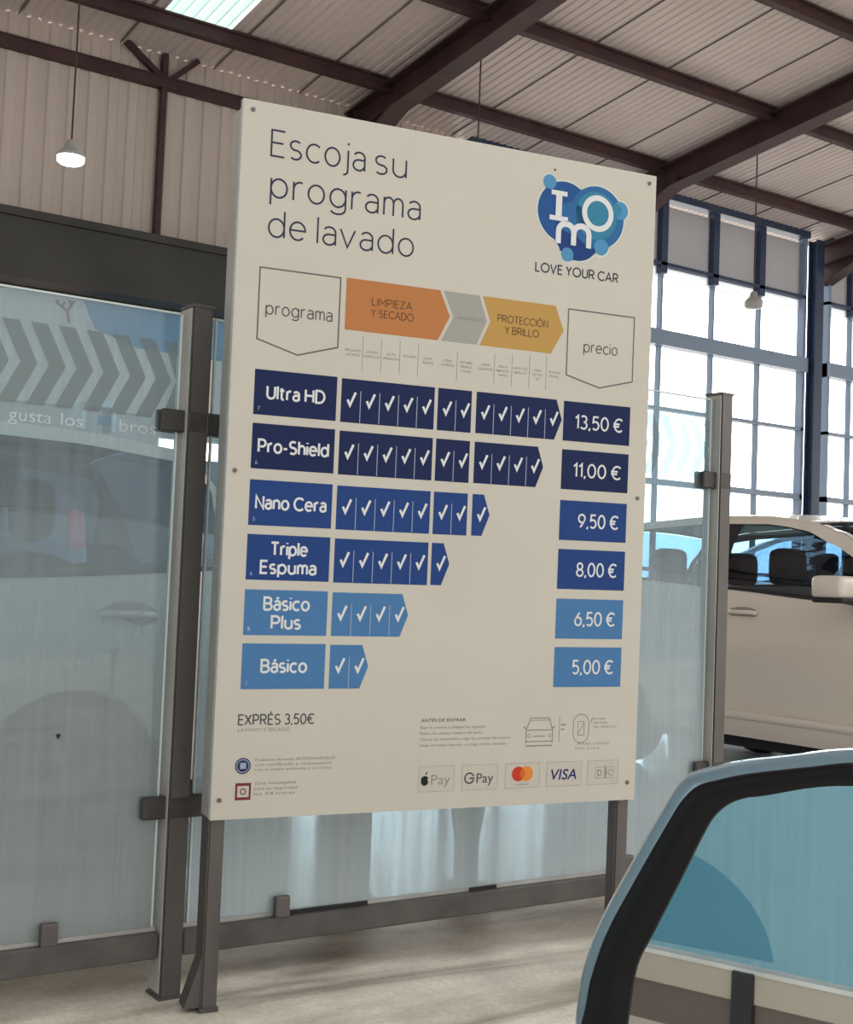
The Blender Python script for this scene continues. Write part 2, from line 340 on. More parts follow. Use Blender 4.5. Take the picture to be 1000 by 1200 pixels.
# glazed bays
def bay(idx, x0, x1, mull):
    w = MB()
    y0, y1 = YW - .06, YW + .06
    w.box(x0, x1, y0 - .05, y1, 6.32, 6.46)
    w.box(x0, x1, y0, y1, 5.455, 5.50)
    for x in mull: w.box(x - .055, x + .055, y0, y1, 5.36, 6.33)
    a = struct(w.build('window_%d' % idx, 'glowsteel'))
    w = MB()
    w.box(x0, x1, y0 - .05, y1, 4.40, 4.60)
    for z, h in ((3.585, .045), (2.63, .075), (1.5, .05), (.45, .12)): w.box(x0, x1, y0, y1, z - h / 2, z + h / 2)
    for x in mull: w.box(x - .018, x + .018, y0 + .03, y1 - .01, 0, 5.37)
    w.box(x0, x0 + .06, y0, y1, 0, 6.33); w.box(x1 - .06, x1, y0, y1, 0, 6.33)
    fr = w.build('window_frame', 'winframe', a); fr['kind'] = 'structure'
    w = MB(); w.quad((x0, YW + .02, 0), (x1, YW + .02, 0), (x1, YW + .02, 5.455), (x0, YW + .02, 5.455)); p = w.build('window_pane', 'pane', a); p['kind'] = 'structure'
    w = MB(); w.box(x0, x1, YW + .03, YW + .034, 5.49, 6.27); p = w.build('window_shade', 'shade', a); p['kind'] = 'structure'
    w = MB(); w.box(x0, x1, YW + .03, YW + .034, 5.31, 5.46); p = w.build('window_shade_hem', 'shade2', a); p['kind'] = 'structure'
bay(1, 8.5, 10.80, (9.3, 10.1))
bay(2, 11.10, 14.50, (11.69, 12.65, 13.57))
bay(3, 14.98, 18.80, (15.55, 16.5, 17.45))
bay(4, 19.1, 22.8, (20.0, 20.95, 21.9))

# ------------------------------------------------------------------ banner on the wall under the fascia
bn = thing('wall_banner', 'cream and blue banner under the charcoal fascia, seen through the hazy glass', 'banner', (4.0, YW, 2.6))
y = -.02
m = MB(); m.box(-6, 1.95, y, 0, 0.15, 1.22); m.build('banner_sheet', 'banner', bn)
m = MB(); m.poly([(.04, y - .003, 1.2), (1.95, y - .003, 1.2), (1.95, y - .003, .78), (.6, y - .003, .80), (.17, y - .003, .93)]); m.build('blue_field', 'bannerblue', bn)
m = MB()
for a, b in (((-.30, .92), (-.12, .76)), ((-.12, .76), (-.02, 1.02)), ((-.12, .76), (-.09, .5)), ((-.30, .92), (-.26, .98)), ((-.22, .85), (-.16, .97)), ((-.07, .9), (-.10, 1.02))):
    m.bar((a[0] * .62 - .03, y - .004, a[1] * .42 + .74), (b[0] * .62 - .03, y - .004, b[1] * .42 + .74), .022, .003, (0, 1, 0))
m.build('red_drawing', 'bannerred', bn)

# ------------------------------------------------------------------ hanging lamps
def make_lamp(x, y, z, lit, label):
    t = thing('pendant_lamp', label, 'lamp', (x, y, z), 'pendant lamps hung from the roof')
    top = roof_z(y) - z
    m = MB(); m.tube([(0, 0, .11), (0, 0, top)], .008, 8); m.build('cable', 'cable', t)
    m = MB()
    prof = [(.03, .13), (.04, .11), (.045, .07), (.085, .045), (.115, .0), (.110, -.010)]
    rings = [[(r * math.cos(2 * PI * k / 28), r * math.sin(2 * PI * k / 28), h) for k in range(29)] for r, h in prof]
    m.grid(rings); m.poly([(.03 * math.cos(2 * PI * k / 28), .03 * math.sin(2 * PI * k / 28), .13) for k in range(28)])
    m.build('lamp_shade', 'lampshade', t, True, .0005)
    m = MB(); R = [[(r * math.cos(2 * PI * k / 28), r * math.sin(2 * PI * k / 28), h) for k in range(29)] for r, h in ((.108, -.005), (.105, -.045), (.085, -.06), (.001, -.065))]
    m.grid(R); m.build('diffuser', 'lamp' if lit else 'lampshade', t, True, .0005)
    return t
make_lamp(3.21, 10.0, 4.50, True, 'lit pendant lamp glowing white in front of the beige siding')
make_lamp(7.22, 10.0, 4.50, False, 'pendant lamp hidden by the sign, only its cable shows above it')
make_lamp(11.22, 10.0, 4.57, False, 'unlit pendant lamp hanging in front of the bright tall windows')

# ------------------------------------------------------------------ glass fence
FY = 3.47
def rounded_post(h, w=.066, d=.085):
    m = MB(); m.box(-w / 2, w / 2, -d / 2, d / 2, 0, h); 
    bmesh.ops.bevel(m.bm, geom=[e for e in m.bm.edges if abs((e.verts[0].co - e.verts[1].co).z) > .1], offset=.006, segments=2, affect='EDGES')
    return m
def make_post(x, label, arms, y=FY, rz=0, foot=False):
    t = thing('fence_post', label, 'fence post', (x, y, 0), 'steel posts of the glass fence'); t.rotation_euler.z = rz
    rounded_post(1.975).build('post_tube', 'post', t)
    m = MB(); m.box(-.036, -.0332, -.040, .040, .02, 1.97); m.build('lit_side_plate', 'galv_and_lit', t)  # added pale plate, paints reflected skylight onto the left face of the post
    m = MB(); m.box(-.036, .036, -.048, .048, 0, .008); m.build('base_plate', 'rail', t)
    if foot:
        for sx, sy in ((-.06, -.06), (.06, -.06), (-.06, .06), (.06, .06)):
            m = MB(); m.tube([(sx, sy, .012), (sx, sy, .026)], .011, 6); m.build('anchor_bolt', 'rubber', t)
    for z in (1.64, .535):
        m = MB()
        a0 = -.105 if 'l' in arms else -.02; a1 = .105 if 'r' in arms else .02
        for yy in (-.028, .008): m.box(a0, a1, yy, yy + .020, z - .032, z + .032)
        m.box(-.032, .032, -.0435, -.028, z - .032, z + .032); m.bevel(.004, 1); m.build('glass_clamp', 'clamp', t)
    m = MB(); m.box(-.035, .035, -.0445, .0445, 1.975, 1.983); m.build('post_cap', 'post', t)
    return t
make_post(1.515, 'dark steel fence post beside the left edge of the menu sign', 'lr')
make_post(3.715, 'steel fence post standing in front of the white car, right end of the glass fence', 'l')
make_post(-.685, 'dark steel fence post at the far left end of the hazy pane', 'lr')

def rail(x0, x1, label):
    t = thing('bottom_rail', label, 'fence rail', ((x0 + x1) / 2, FY, .115), 'bottom rails of the glass fence')
    m = MB(); L = (x1 - x0) / 2; m.box(-L, L, -.035, .035, 0, .072); m.bevel(.004, 1); m.build('rail_bar', 'rail', t)
    m = MB(); m.box(-L, L, -.008, .008, .072, .0835); m.build('glazing_seal', 'galv_and_lit', t)
    if x0 > 1:
        for a, b in ((1.90, 2.18), (2.58, 2.69)):
            m = MB(); m.box(a - (x0 + x1) / 2, b - (x0 + x1) / 2, -.014, .014, .072, .0834); m.build('rubber_seat', 'rubber', t)
    for cx in ((1.165, -.25) if x0 < 1 else (1.872, 3.28)):
        m = MB(); c = cx - (x0 + x1) / 2; [m.box(c - .024, c + .024, yy, yy + .022, .068, .132) for yy in (-.030, .008)]; m.bevel(.005, 2); m.build('glass_clamp', 'post', t)
    return t
rail(-.648, 1.476, 'weathered steel rail under the left hazy glass pane')
rail(1.552, 3.674, 'weathered steel rail running below the menu sign')

def chevrons(x0, x1, z0, z1, pitch=.0775, wid=.047, slant=.056):
    m = MB(); zm = (z0 + z1) / 2; x = x0
    while x < x1:
        pts = [(x, z0), (x + wid, z0), (x + wid + slant, zm), (x + wid, z1), (x, z1), (x + slant, zm)]
        if x + wid + slant <= x1: m.poly([(a, 0, b) for a, b in pts])
        else:
            q = [(min(a, x1), b) for a, b in pts]
            if q[0][0] < q[1][0]: m.poly([(a, 0, b) for a, b in q])
        x += pitch
    return m
_font_cache = {}
def text_mesh(s, weight=0.0, italic=0.0):
    c = bpy.data.curves.new('lettering', 'FONT'); c.body = s; c.size = 1.0; c.offset = weight; c.resolution_u = 4; c.shear = italic
    o = bpy.data.objects.new('lettering', c); COL.objects.link(o)
    bpy.context.view_layer.update()
    me = bpy.data.meshes.new_from_object(o)
    bpy.data.objects.remove(o); bpy.data.curves.remove(c)
    return me
def text_fit(s, u0, u1, v0, h, weight=0.0, cap=None, italic=0.0):
    """lettering lying in the XZ plane: starts at u0, base line v0, cap height h, stretched to end at u1"""
    me = text_mesh(s, weight, italic)
    xs = [v.co.x for v in me.vertices]; a, b = min(xs), max(xs)
    ch = cap or 0.73
    kz = h / ch; kx = (u1 - u0) / (b - a) if u1 is not None else kz
    for v in me.vertices: v.co = Vector((u0 + (v.co.x - a) * kx, 0, v0 + v.co.y * kz))
    me.name = 'lettering'; return me

def pane(x0, x1, label, ch, gm='glass'):
    t = thing('glass_pane', label, 'glass pane', ((x0 + x1) / 2, FY, 0), 'panes of the glass fence')
    L = (x1 - x0) / 2
    m = MB(); m.box(-L, L, -.005, .005, .199, 1.955); m.build('glass_sheet', gm, t)
    m = MB()
    for s in (-L, L): m.box(s - .003, s + .003, -.0055, .0055, .199, 1.957)
    m.box(-L, L, -.0055, .0055, 1.952, 1.957); m.build('polished_edge', 'glassedge', t)
    c = (x0 + x1) / 2
    o = chevrons(ch[0] - c, ch[1] - c, 1.643, 1.868).build('chevron_band', 'chevron', t, loc=(0, -.0065, 0))
    return t, c
t, c = pane(-.64, 1.465, 'hazy glass pane left of the menu sign with a grey chevron band', (-.60, 1.455), 'glass2')
for s, a, b in (('te', .885, .955), ('gusta', .982, 1.100), ('los', 1.125, 1.186), ('bros', 1.292, 1.402)):
    link('lettering', text_fit(s, a - c, b - c, 1.595, .036, .0), 'decal', t, loc=(0, -.0066, 0))
m = MB(); m.poly([(1.166 - c + .006 * math.cos(k) * (1 + .4 * math.sin(3 * k)), -.0068, .745 + .008 * math.sin(k)) for k in [2 * PI * q / 12 for q in range(12)]]); m.build('dirt_speck', 'rubber', t)
t, c = pane(1.575, 3.665, 'hazy glass pane behind the menu sign, ending beside the white car', (1.76, 3.655))

# second fence at right angles behind the camera: what the car mirror shows
t = thing('glass_pane', 'teal glass pane reflected in the car mirror', 'glass pane', (-2.26, 1.9, 0), 'panes of the glass fence')
m = MB(); m.box(-.005, .005, -1.45, 1.45, .212, 1.955); m.build('glass_sheet', 'tealglass', t)
m = MB(); m.poly([(.0062, Y - 1.9, z) for Y, z in [(2.4, .214), (2.4, .56)] + [(1.88 - .385 * math.cos(math.radians(a)), .20 + .31 * math.sin(math.radians(a))) for a in range(90, 2, -6)]]); m.build('wave_film', 'tealwave', t)
t = thing('bottom_rail', 'pale steel rail under the teal pane, reflected in the car mirror', 'fence rail', (-2.26, 1.9, .12), 'bottom rails of the glass fence')
m = MB(); m.box(-.035, .035, -1.5, 1.5, .075, .088); m.build('rail_cap', 'galv_and_lit', t)
m = MB(); m.box(-.03, .03, -1.5, 1.5, -.005, .075); m.build('rail_bar', 'kerb', t)
m = MB(); m.box(-.03, .02, -1.5, 1.5, -.12, -.005); m.build('skirting', 'skirt', t)
m = MB(); m.box(-.025, .05, -.36, -.30, -.09, .078); m.build('rail_foot', 'rubber', t)

# ------------------------------------------------------------------ wash brushes behind the glass
t = thing('wash_brush', 'wide grey-blue upright roller behind the hazy glass, showing under the sign', 'wash brush', (2.44, 4.0, 0), 'upright rollers behind the glass')
m = MB(); m.tube([(0, 0, .06), (0, 0, 1.5)], .074, 20); m.build('bristle_roll', 'brush_grey', t, True)
m = MB(); m.tube([(0, 0, 0), (0, 0, .06)], .10, 20); m.build('base_disc', 'rubber', t)
t = thing('wash_brush', 'narrow tapering teal upright roller behind the glass, right of the grey-blue one', 'wash brush', (2.96, 4.0, 0), 'upright rollers behind the glass')
m = MB(); m.tube([(0, 0, .06), (0, 0, .22), (0, 0, .40), (0, 0, .7), (0, 0, 1.5)], [.045, .047, .075, .085, .085], 20); m.build('bristle_roll', 'brush_teal', t, True)
m = MB(); m.tube([(0, 0, 0), (0, 0, .06)], .09, 20); m.build('base_disc', 'rubber', t)

# ------------------------------------------------------------------ cars
def lerp(tab, x):
    if x <= tab[0][0]: return tab[0][1]
    for (a, p), (b, q) in zip(tab, tab[1:]):
        if x <= b:
            k = (x - a) / (b - a); k = k * k * (3 - 2 * k) * .35 + k * .65
            return p + (q - p) * k
    return tab[-1][1]
BELT = [(-2.12, 1.27), (-1.0, 1.29), (-.2, 1.242), (.53, 1.192), (1.30, 1.15)]
TOPL = [(-2.20, .75), (-2.17, 1.0), (-2.12, 1.27), (-1.0, 1.29), (-.2, 1.242), (.53, 1.192), (1.30, 1.15), (1.75, 1.08), (2.05, .97), (2.2, .72)]
ROOF = [(-2.12, 1.27), (-1.95, 1.48), (-1.75, 1.655), (-1.3, 1.70), (-.6, 1.735), (-.1, 1.725), (.25, 1.685), (.5, 1.61), (.8, 1.485), (1.1, 1.30), (1.30, 1.15)]
WID = [(.2, .80), (.40, .868), (.46, .872), (.50, .862), (.62, .875), (.82, .900), (.93, .905), (.97, .897), (1.15, .880), (1.29, .855), (1.5, .74), (1.74, .60)]
HZ, HX, RECESS, QX = 1.095, (-.06, -1.12), .036, -1.62
def hw(x, z):
    e = max(0, abs(x + .05) - 1.2) / 1.0
    return lerp(WID, z) * (1 - .26 * e ** 2.6)
AX = (-1.28, 1.36)
def make_car(label, paint, glass, group=None, tail=(.98, 1.19)):
    t = thing('car', label, 'car', (0, 0, 0), group)
    xs = [-2.2 + 4.4 * i / 110 for i in range(111)]
    def zb(x):
        z = .315 + .08 * max(0, (abs(x) - 1.6) / .6)
        for a in AX:
            if abs(x - a) < .385: z = max(z, .33 + math.sqrt(.385 ** 2 - (x - a) ** 2))
        return z
    m = MB(); sides = {}
    for s in (1, -1):
        rows = []
        for x in xs:
            a, b = zb(x), max(lerp(TOPL, x), zb(x) + .02)
            rows.append([(x, s * hw(x, a + (b - a) * k / 14), a + (b - a) * k / 14) for k in range(15)])
        sides[s] = rows; m.grid(rows)
    m.grid([sides[1][0], sides[-1][0]]); m.grid([sides[1][-1], sides[-1][-1]])
    def cross(sel, top):
        rows = []
        for x in sel:
            z = top(x); w = hw(x, z); rows.append([(x, w * (1 - 2 * k / 12), z + (.045 if z > .9 else .0) * (1 - (1 - 2 * k / 12) ** 2)) for k in range(13)])
        return rows
    m.grid(cross([x for x in xs if x >= 1.28], lambda x: lerp(TOPL, x)))
    m.grid(cross([x for x in xs if x <= -2.10], lambda x: lerp(TOPL, x)))
    # roof skin and the rail over the side windows
    cx = [-2.12 + (3.42) * i / 90 for i in range(91)]
    rr = [x for x in cx if -1.78 <= x <= .33]
    m.grid([[(x, hw(x, lerp(ROOF, x)) * (1 - 2 * k / 14), lerp(ROOF, x) + .035 * (1 - (1 - 2 * k / 14) ** 2)) for k in range(15)] for x in rr])
    def railw(x): return .055 + .030 * min(1, max(0, (x - .1) / .5))
    for s in (1, -1):
        rows = []
        for x in cx:
            u, b = lerp(ROOF, x), lerp(BELT, x); lo = max(b, u - railw(x))
            rows.append([(x, s * (hw(x, lo + (u - lo) * k / 3) + .006), lo + (u - lo) * k / 3) for k in range(4)])
        m.grid(rows)
        # screen surrounds, inboard flange of the pillars
        for sel in ([x for x in cx if x >= .32], [x for x in cx if x <= -1.76]):
            m.grid([[(x, s * (hw(x, lerp(ROOF, x)) + .006 - .065 * k), lerp(ROOF, x) + .004) for k in range(2)] for x in sel])
        # rear pillar
        rows = []
        for x in [-2.12 + (QX + 2.12) * i / 12 for i in range(13)]:
            u, b = lerp(ROOF, x), lerp(BELT, x)
            rows.append([(x, s * (hw(x, b + (u - b) * k / 6) + .004), b + (u - b) * k / 6) for k in range(7)])
        m.grid(rows)
    m.build('body', paint, t, True, .0015)
    for s in (1, -1):
        for xa, xb in ((QX, -.36), (-.36, 1.24)):
            m = MB(); rows = []
            for i in range(25):
                x = xa + (xb - xa) * i / 24; b, u = lerp(BELT, x), lerp(ROOF, x) - .05
                u = max(u, b + .003); rows.append([(x, s * (hw(x, b + (u - b) * k / 6) - .006), b + (u - b) * k / 6) for k in range(7)])
            m.grid(rows); m.build('side_window', glass, t, True)
        m = MB(); rows = []
        for x in (-.42, -.30):
            b, u = lerp(BELT, x), lerp(ROOF, x) - .04
            rows.append([(x, s * (hw(x, b + (u - b) * k / 6) - .001), b + (u - b) * k / 6) for k in range(7)])
        m.grid(rows); m.build('door_pillar', 'blackplastic', t, True)
        m = MB(); rows = []
        for i in range(31):
            x = QX + (1.24 - QX) * i / 30; b = lerp(BELT, x)
            rows.append([(x, s * (hw(x, b) + .004), b - .004), (x, s * (hw(x, b + .014) + .004), b + .014)])
        m.grid(rows); m.build('window_seal', 'blackplastic', t, True)
        # door handles, each over a flat disc with the recess shade painted in
        for hx in HX:
            z = HZ; y = s * (hw(hx, z) + .001)
            m = MB(); m.poly([(hx + .125 * math.cos(2 * PI * k / 24), y + s * .0015, z + RECESS * math.sin(2 * PI * k / 24)) for k in range(24)])
            h = m.build('handle_recess_shade', MT['dishshade'], t)
            m = MB(); m.tube([(hx - .115, y, z), (hx - .09, y + s * .03, z + .004), (hx + .09, y + s * .03, z + .004), (hx + .115, y, z)], .014, 8); m.build('door_handle', paint, t, True)
        for xd in (-.36, .80, -1.42):
            m = MB(); m.grid([[(x, s * (hw(x, .34 + .85 * k / 8) + .0012), .34 + (lerp(BELT, x) - .36) * k / 8) for k in range(9)] for x in (xd - .004, xd + .004)]); m.build('door_gap', 'blackplastic', t)
        # door mirror
        sm = t; 
        m = MB(); m.box(.68, .90, s * .97, s * 1.17, 1.205, 1.335); m.bevel(.045, 4); hsg = m.build('side_mirror', paint, sm, True)
        m = MB(); m.box(.69, .90, s * .96, s * 1.16, 1.180, 1.212); m.bevel(.012, 2); m.build('mirror_base', 'blackplastic', hsg)
        m = MB(); m.bar((.84, s * .84, 1.18), (.82, s * 1.02, 1.20), .08, .04); m.build('mirror_arm', 'blackplastic', hsg)
        m = MB(); m.grid([[(x, s * (hw(x, z) + o_), z) for z, o_ in ((.425, .002), (.435, .014), (.465, .014), (.475, .002))] for x in [-.88 + 1.84 * q / 24 for q in range(25)]]); m.build('sill_moulding', paint, t, True)
        # lamps
        m = MB()
        zz = [(1.00, .02), (1.36, .02)]
        m.grid([[(x, s * (hw(x, z) + .008), z) for z in [tail[0] + (tail[1] - tail[0]) * q / 5 for q in range(6)]] for x in (-2.13, -2.08, -2.02, -1.96)]); m.build('tail_light', 'taillight', t, True)
        m = MB(); m.grid([[(x, s * (hw(x, z) + .010), z) for z in (.74, .80, .86)] for x in (1.80, 1.9, 2.0, 2.1)]); m.build('headlight', 'headlight', t, True)
        for a in AX:
            m = MB(); y0, y1 = s * .66, s * .86
            R = [(.20, y1 - s * .03), (.27, y1), (.325, y1 - s * .015), (.34, y1 - s * .05), (.34, y0), (.20, y0)]
            m.grid([[(a + r * math.cos(2 * PI * k / 36), y, .34 + r * math.sin(2 * PI * k / 36)) for k in range(37)] for r, y in R]); wh = m.build('wheel', 'tyre', t, True, .0005)
            m = MB()
            for k in range(5):
                b = 2 * PI * k / 5; m.bar((a + .03 * math.cos(b), y1 - s * .03, .34 + .03 * math.sin(b)), (a + .2 * math.cos(b), y1 - s * .03, .34 + .2 * math.sin(b)), .03, .05, (0, 1, 0))
            m.tube([(a, y1 - s * .05, .34), (a, y1 - s * .01, .34)], .05, 14); m.build('rim', 'alloy', wh)
            m = MB(); m.tube([(a, s * .5, .34), (a, s * .70, .34)], .20, 20); m.build('brake_disc', 'blackplastic', wh)
    rows = lambda xa, xb: [[(x, (hw(x, lerp(ROOF, x)) - .05) * (1 - 2 * k / 10), lerp(ROOF, x) + .03 * (1 - (1 - 2 * k / 10) ** 2)) for k in range(11)] for x in [xa + (xb - xa) * i / 14 for i in range(15)]]
    m = MB(); m.grid(rows(.33, 1.29)); m.build('windscreen', glass, t, True)
    m = MB(); m.grid(rows(-2.11, -1.78)); m.build('rear_window', glass, t, True)
    m = MB(); m.box(-1.95, 1.55, -.76, .76, .24, .34); m.box(1.1, 1.3, -.74, .74, .34, 1.12); m.box(-1.95, -1.85, -.7, .7, .34, 1.1)
    m.box(-1.5, -1.3, -.64, .64, .36, 1.08); m.build('cabin_floor', 'interior', t)
    for sx, xx in ((.38, -.02), (-.38, -.02), (.38, -1.1), (-.38, -1.1)):
        m = MB(); m.box(xx - .02, xx + .5, sx - .25, sx + .25, .38, .62); m.bevel(.05, 2)
        k = MB(); k.box(-.09, .09, -.25, .25, 0, .66); k.bevel(.06, 3)
        bmesh.ops.rotate(k.bm, verts=k.bm.verts, cent=(0, 0, 0), matrix=Matrix.Rotation(-.26, 3, 'Y')); bmesh.ops.translate(k.bm, verts=k.bm.verts, vec=(xx, sx, .58))
        tm = bpy.data.meshes.new('t'); k.bm.to_mesh(tm); m.bm.from_mesh(tm); k.bm.free()
        st = m.build('seat', 'interior', t, True)
        k = MB(); k.box(-.075, .075, -.135, .135, -.125, .125); k.bevel(.074, 5); bmesh.ops.translate(k.bm, verts=k.bm.verts, vec=(xx - .17 + .05, sx, 1.40)); k.build('headrest', 'interior', st, True)
    m = MB(); m.tube([(.46 + .06 * math.cos(2 * PI * k / 20), .38 + .18 * math.sin(2 * PI * k / 20), 1.02 + .15 * math.cos(2 * PI * k / 20)) for k in range(21)], .015, 8, False); m.build('steering_wheel', 'interior', t, True)
    return t
MT['dishshade'] = mat('handle_dish_shade', (0.36, 0.32, 0.28), 0.4)

carA = make_car('white car behind the right fence post, its front door and mirror in view', 'carwhite', 'carglass')
carA.location = (7.10, 5.5, 0); carA.rotation_euler.z = -PI / 2

_keep = BELT, TOPL, ROOF
BELT = [(-2.12, 1.20), (-1.0, 1.13), (-.2, 1.06), (.53, 1.02), (1.30, 1.00)]
TOPL = [(-2.20, .75), (-2.17, .95), (-2.12, 1.20), (-1.0, 1.13), (-.2, 1.06), (.53, 1.02), (1.30, 1.00), (1.75, .96), (2.05, .90), (2.2, .70)]
ROOF = [(-2.12, 1.20), (-1.98, 1.48), (-1.80, 1.68), (-1.3, 1.72), (-.6, 1.735), (-.1, 1.72), (.25, 1.67), (.5, 1.58), (.8, 1.42), (1.1, 1.18), (1.30, 1.00)]
HZ, HX, RECESS, QX = 1.0, (-.30, -1.47), .05, -1.90
carB = make_car('white car behind the hazy left glass pane with a small box on its roof', 'carwhite2', 'carglass')
carB.location = (.42, 5.75, 0); carB.rotation_euler.z = PI; carB.scale = (1.0, 1.0, 1.03)
BELT, TOPL, ROOF = _keep; HZ, HX, RECESS, QX = 1.095, (-.06, -1.12), .036, -1.62

carC = make_car('silver car with a red tail light, dimly seen through the left car windows', 'cargrey', 'carglass', tail=(1.08, 1.30))
carC.location = (.70, 9.15, 0); carC.rotation_euler.z = PI + .30; carC.scale = (1.1, 1.1, 1.25)

carD = make_car('white vehicle behind the right-hand car, only its roof showing above it', 'carwhite2', 'carglassdark')
carD.location = (12.2, 9.4, 0); carD.rotation_euler.z = PI; carD.scale = (1.12, 1.05, 1.14)

t = thing('roof_box', 'small white arched box with a blue face on the roof of the left car', 'roof sign', (1.83, 5.20, 1.778)); t.scale = (1.2, 1.2, 1.1)
m = MB()
for pts in ([(-.062, 0), (-.062, .085), (-.045, .108), (.045, .108), (.062, .085), (.062, 0), (.048, 0), (.048, .08), (.038, .093), (-.038, .093), (-.048, .08), (-.048, 0)],):
    m.prism([(a, -.05, b) for a, b in pts], (0, .1, 0))
m.build('arched_frame', 'bulk', t)
m = MB(); m.box(-.047, .047, -.035, .035, 0, .09); m.build('box_body', 'pane', t)
m = MB(); m.box(.0, .045, -.037, -.034, .025, .06); m.build('blue_face', 'bulkface', t)

# ------------------------------------------------------------------ the menu sign
T = Vector((0.9855, -0.1693, 0.0081)); UP = Vector((-0.012, -0.0216, 0.9997)); NN = Vector((-0.1691, -0.9853, -0.0233))
sign = thing('menu_sign', 'large cream price board for car wash programmes on two steel legs', 'sign')
SM = Matrix((T.normalized(), -NN.normalized(), UP.normalized())).transposed().to_4x4()
SM.translation = Vector((1.5306, 3.249, .5313)) - UP * .5315
sign.matrix_world = SM
B0 = .5315; SW, SH = 1.375, 1.998
m = MB(); m.box(0, SW, .0, .022, B0, B0 + SH); board = m.build('board_panel', 'panel', sign)
m = MB(); m.box(-.002, 0, .0005, .022, B0, B0 + SH); m.box(SW, SW + .002, .0005, .022, B0, B0 + SH); m.box(-.002, SW + .002, .0005, .022, B0 + SH, B0 + SH + .002); m.box(-.002, SW + .002, .0005, .022, B0 - .002, B0); m.build('edge_trim', 'paneledge', sign)
for a, b, dp in ((0.002, .047, .105), (1.326, 1.372, .075)):
    m = MB(); m.box(a, b, .022, dp, .01, B0 + SH - .02); bmesh.ops.bevel(m.bm, geom=[e for e in m.bm.edges if abs((e.verts[0].co - e.verts[1].co).z) > .5], offset=.005, segments=2, affect='EDGES')
    lg = m.build('leg', 'post', sign)
    m = MB(); m.box(a - .004, b + .004, .018, dp + .004, 0.0, .012); m.build('foot_plate', 'rail', lg)
    m = MB(); m.prism([(a, .03, .012), (a - .045, .03, .012), (a, .03, .15)], (0, .06, 0)) if a < 1 else m.prism([(a, .03, .012), (a - .01, .03, .012), (a, .03, .15)], (0, .02, 0)); m.build('gusset', 'post', lg)
m = MB(); m.box(-.0015, .0005, .023, .098, B0, B0 + SH - .02); m.build('lit_return_plate', 'galv_and_lit', sign)  # added pale plate, skylight on the sign's left side put into its colour
for zz in (.62, 2.3):
    m = MB(); m.box(.05, 1.31, .024, .06, zz, zz + .04); m.build('cross_bar', 'rail', sign)
for u, v in ((.027, 1.972), (1.350, 1.972), (.022, .961), (1.347, .956), (.021, .052), (1.348, .053)):
    m = MB(); m.tube([(u, 0, B0 + v), (u, -.003, B0 + v)], .0065, 10); m.build('screw', 'screw', sign)

PZ = 0.0003
def flat(polys, ink_, name, parent=sign, layer=1):
    m = MB()
    for p in polys: m.poly([(a, 0, b + B0) for a, b in p])
    o = m.build(name, ink_, parent); o.location = (0, -PZ * layer, 0); return o
def rect(u0, v0, u1, v1): return [(u0, v0), (u1, v0), (u1, v1), (u0, v1)]
def outline(pts, w):
    """band of width w inside a polygon's edge"""
    res = []; n = len(pts); P = [Vector(p) for p in pts]; c = sum(P, Vector((0, 0))) / n
    inn = []
    for i in range(n):
        a = (P[i] - P[i - 1]).normalized(); b = (P[(i + 1) % n] - P[i]).normalized()
        na = Vector((-a.y, a.x)); nb = Vector((-b.y, b.x)); k = (na + nb); k /= max(.2, k.dot(na)); inn.append(P[i] + k * w)
    for i in range(n):
        j = (i + 1) % n; res.append([tuple(P[i]), tuple(P[j]), tuple(inn[j]), tuple(inn[i])])
    return res
def disc(u, v, r, n=36): return [(u + r * math.cos(2 * PI * k / n), v + r * math.sin(2 * PI * k / n)) for k in range(n)]
def ring(u, v, r0, r1, n=36, a0=0, a1=2 * PI):
    out = []
    for k in range(n):
        p, q = a0 + (a1 - a0) * k / n, a0 + (a1 - a0) * (k + 1) / n
        out.append([(u + r0 * math.cos(p), v + r0 * math.sin(p)), (u + r1 * math.cos(p), v + r1 * math.sin(p)), (u + r1 * math.cos(q), v + r1 * math.sin(q)), (u + r0 * math.cos(q), v + r0 * math.sin(q))])
    return out
def stroke(p, q, w):
    p, q = Vector(p), Vector(q); d = (q - p).normalized(); n = Vector((-d.y, d.x)) * w / 2
    return [tuple(p - n), tuple(q - n), tuple(q + n), tuple(p + n)]
def say(s, u0, u1, v, h, ink_, parent=sign, layer=1, weight=0.0, name='lettering', cap=None, italic=0.0):
    o = link(name, text_fit(s, u0, u1, v + B0, h, weight, cap, italic), ink_, parent); o.location = (0, -PZ * layer, 0); return o

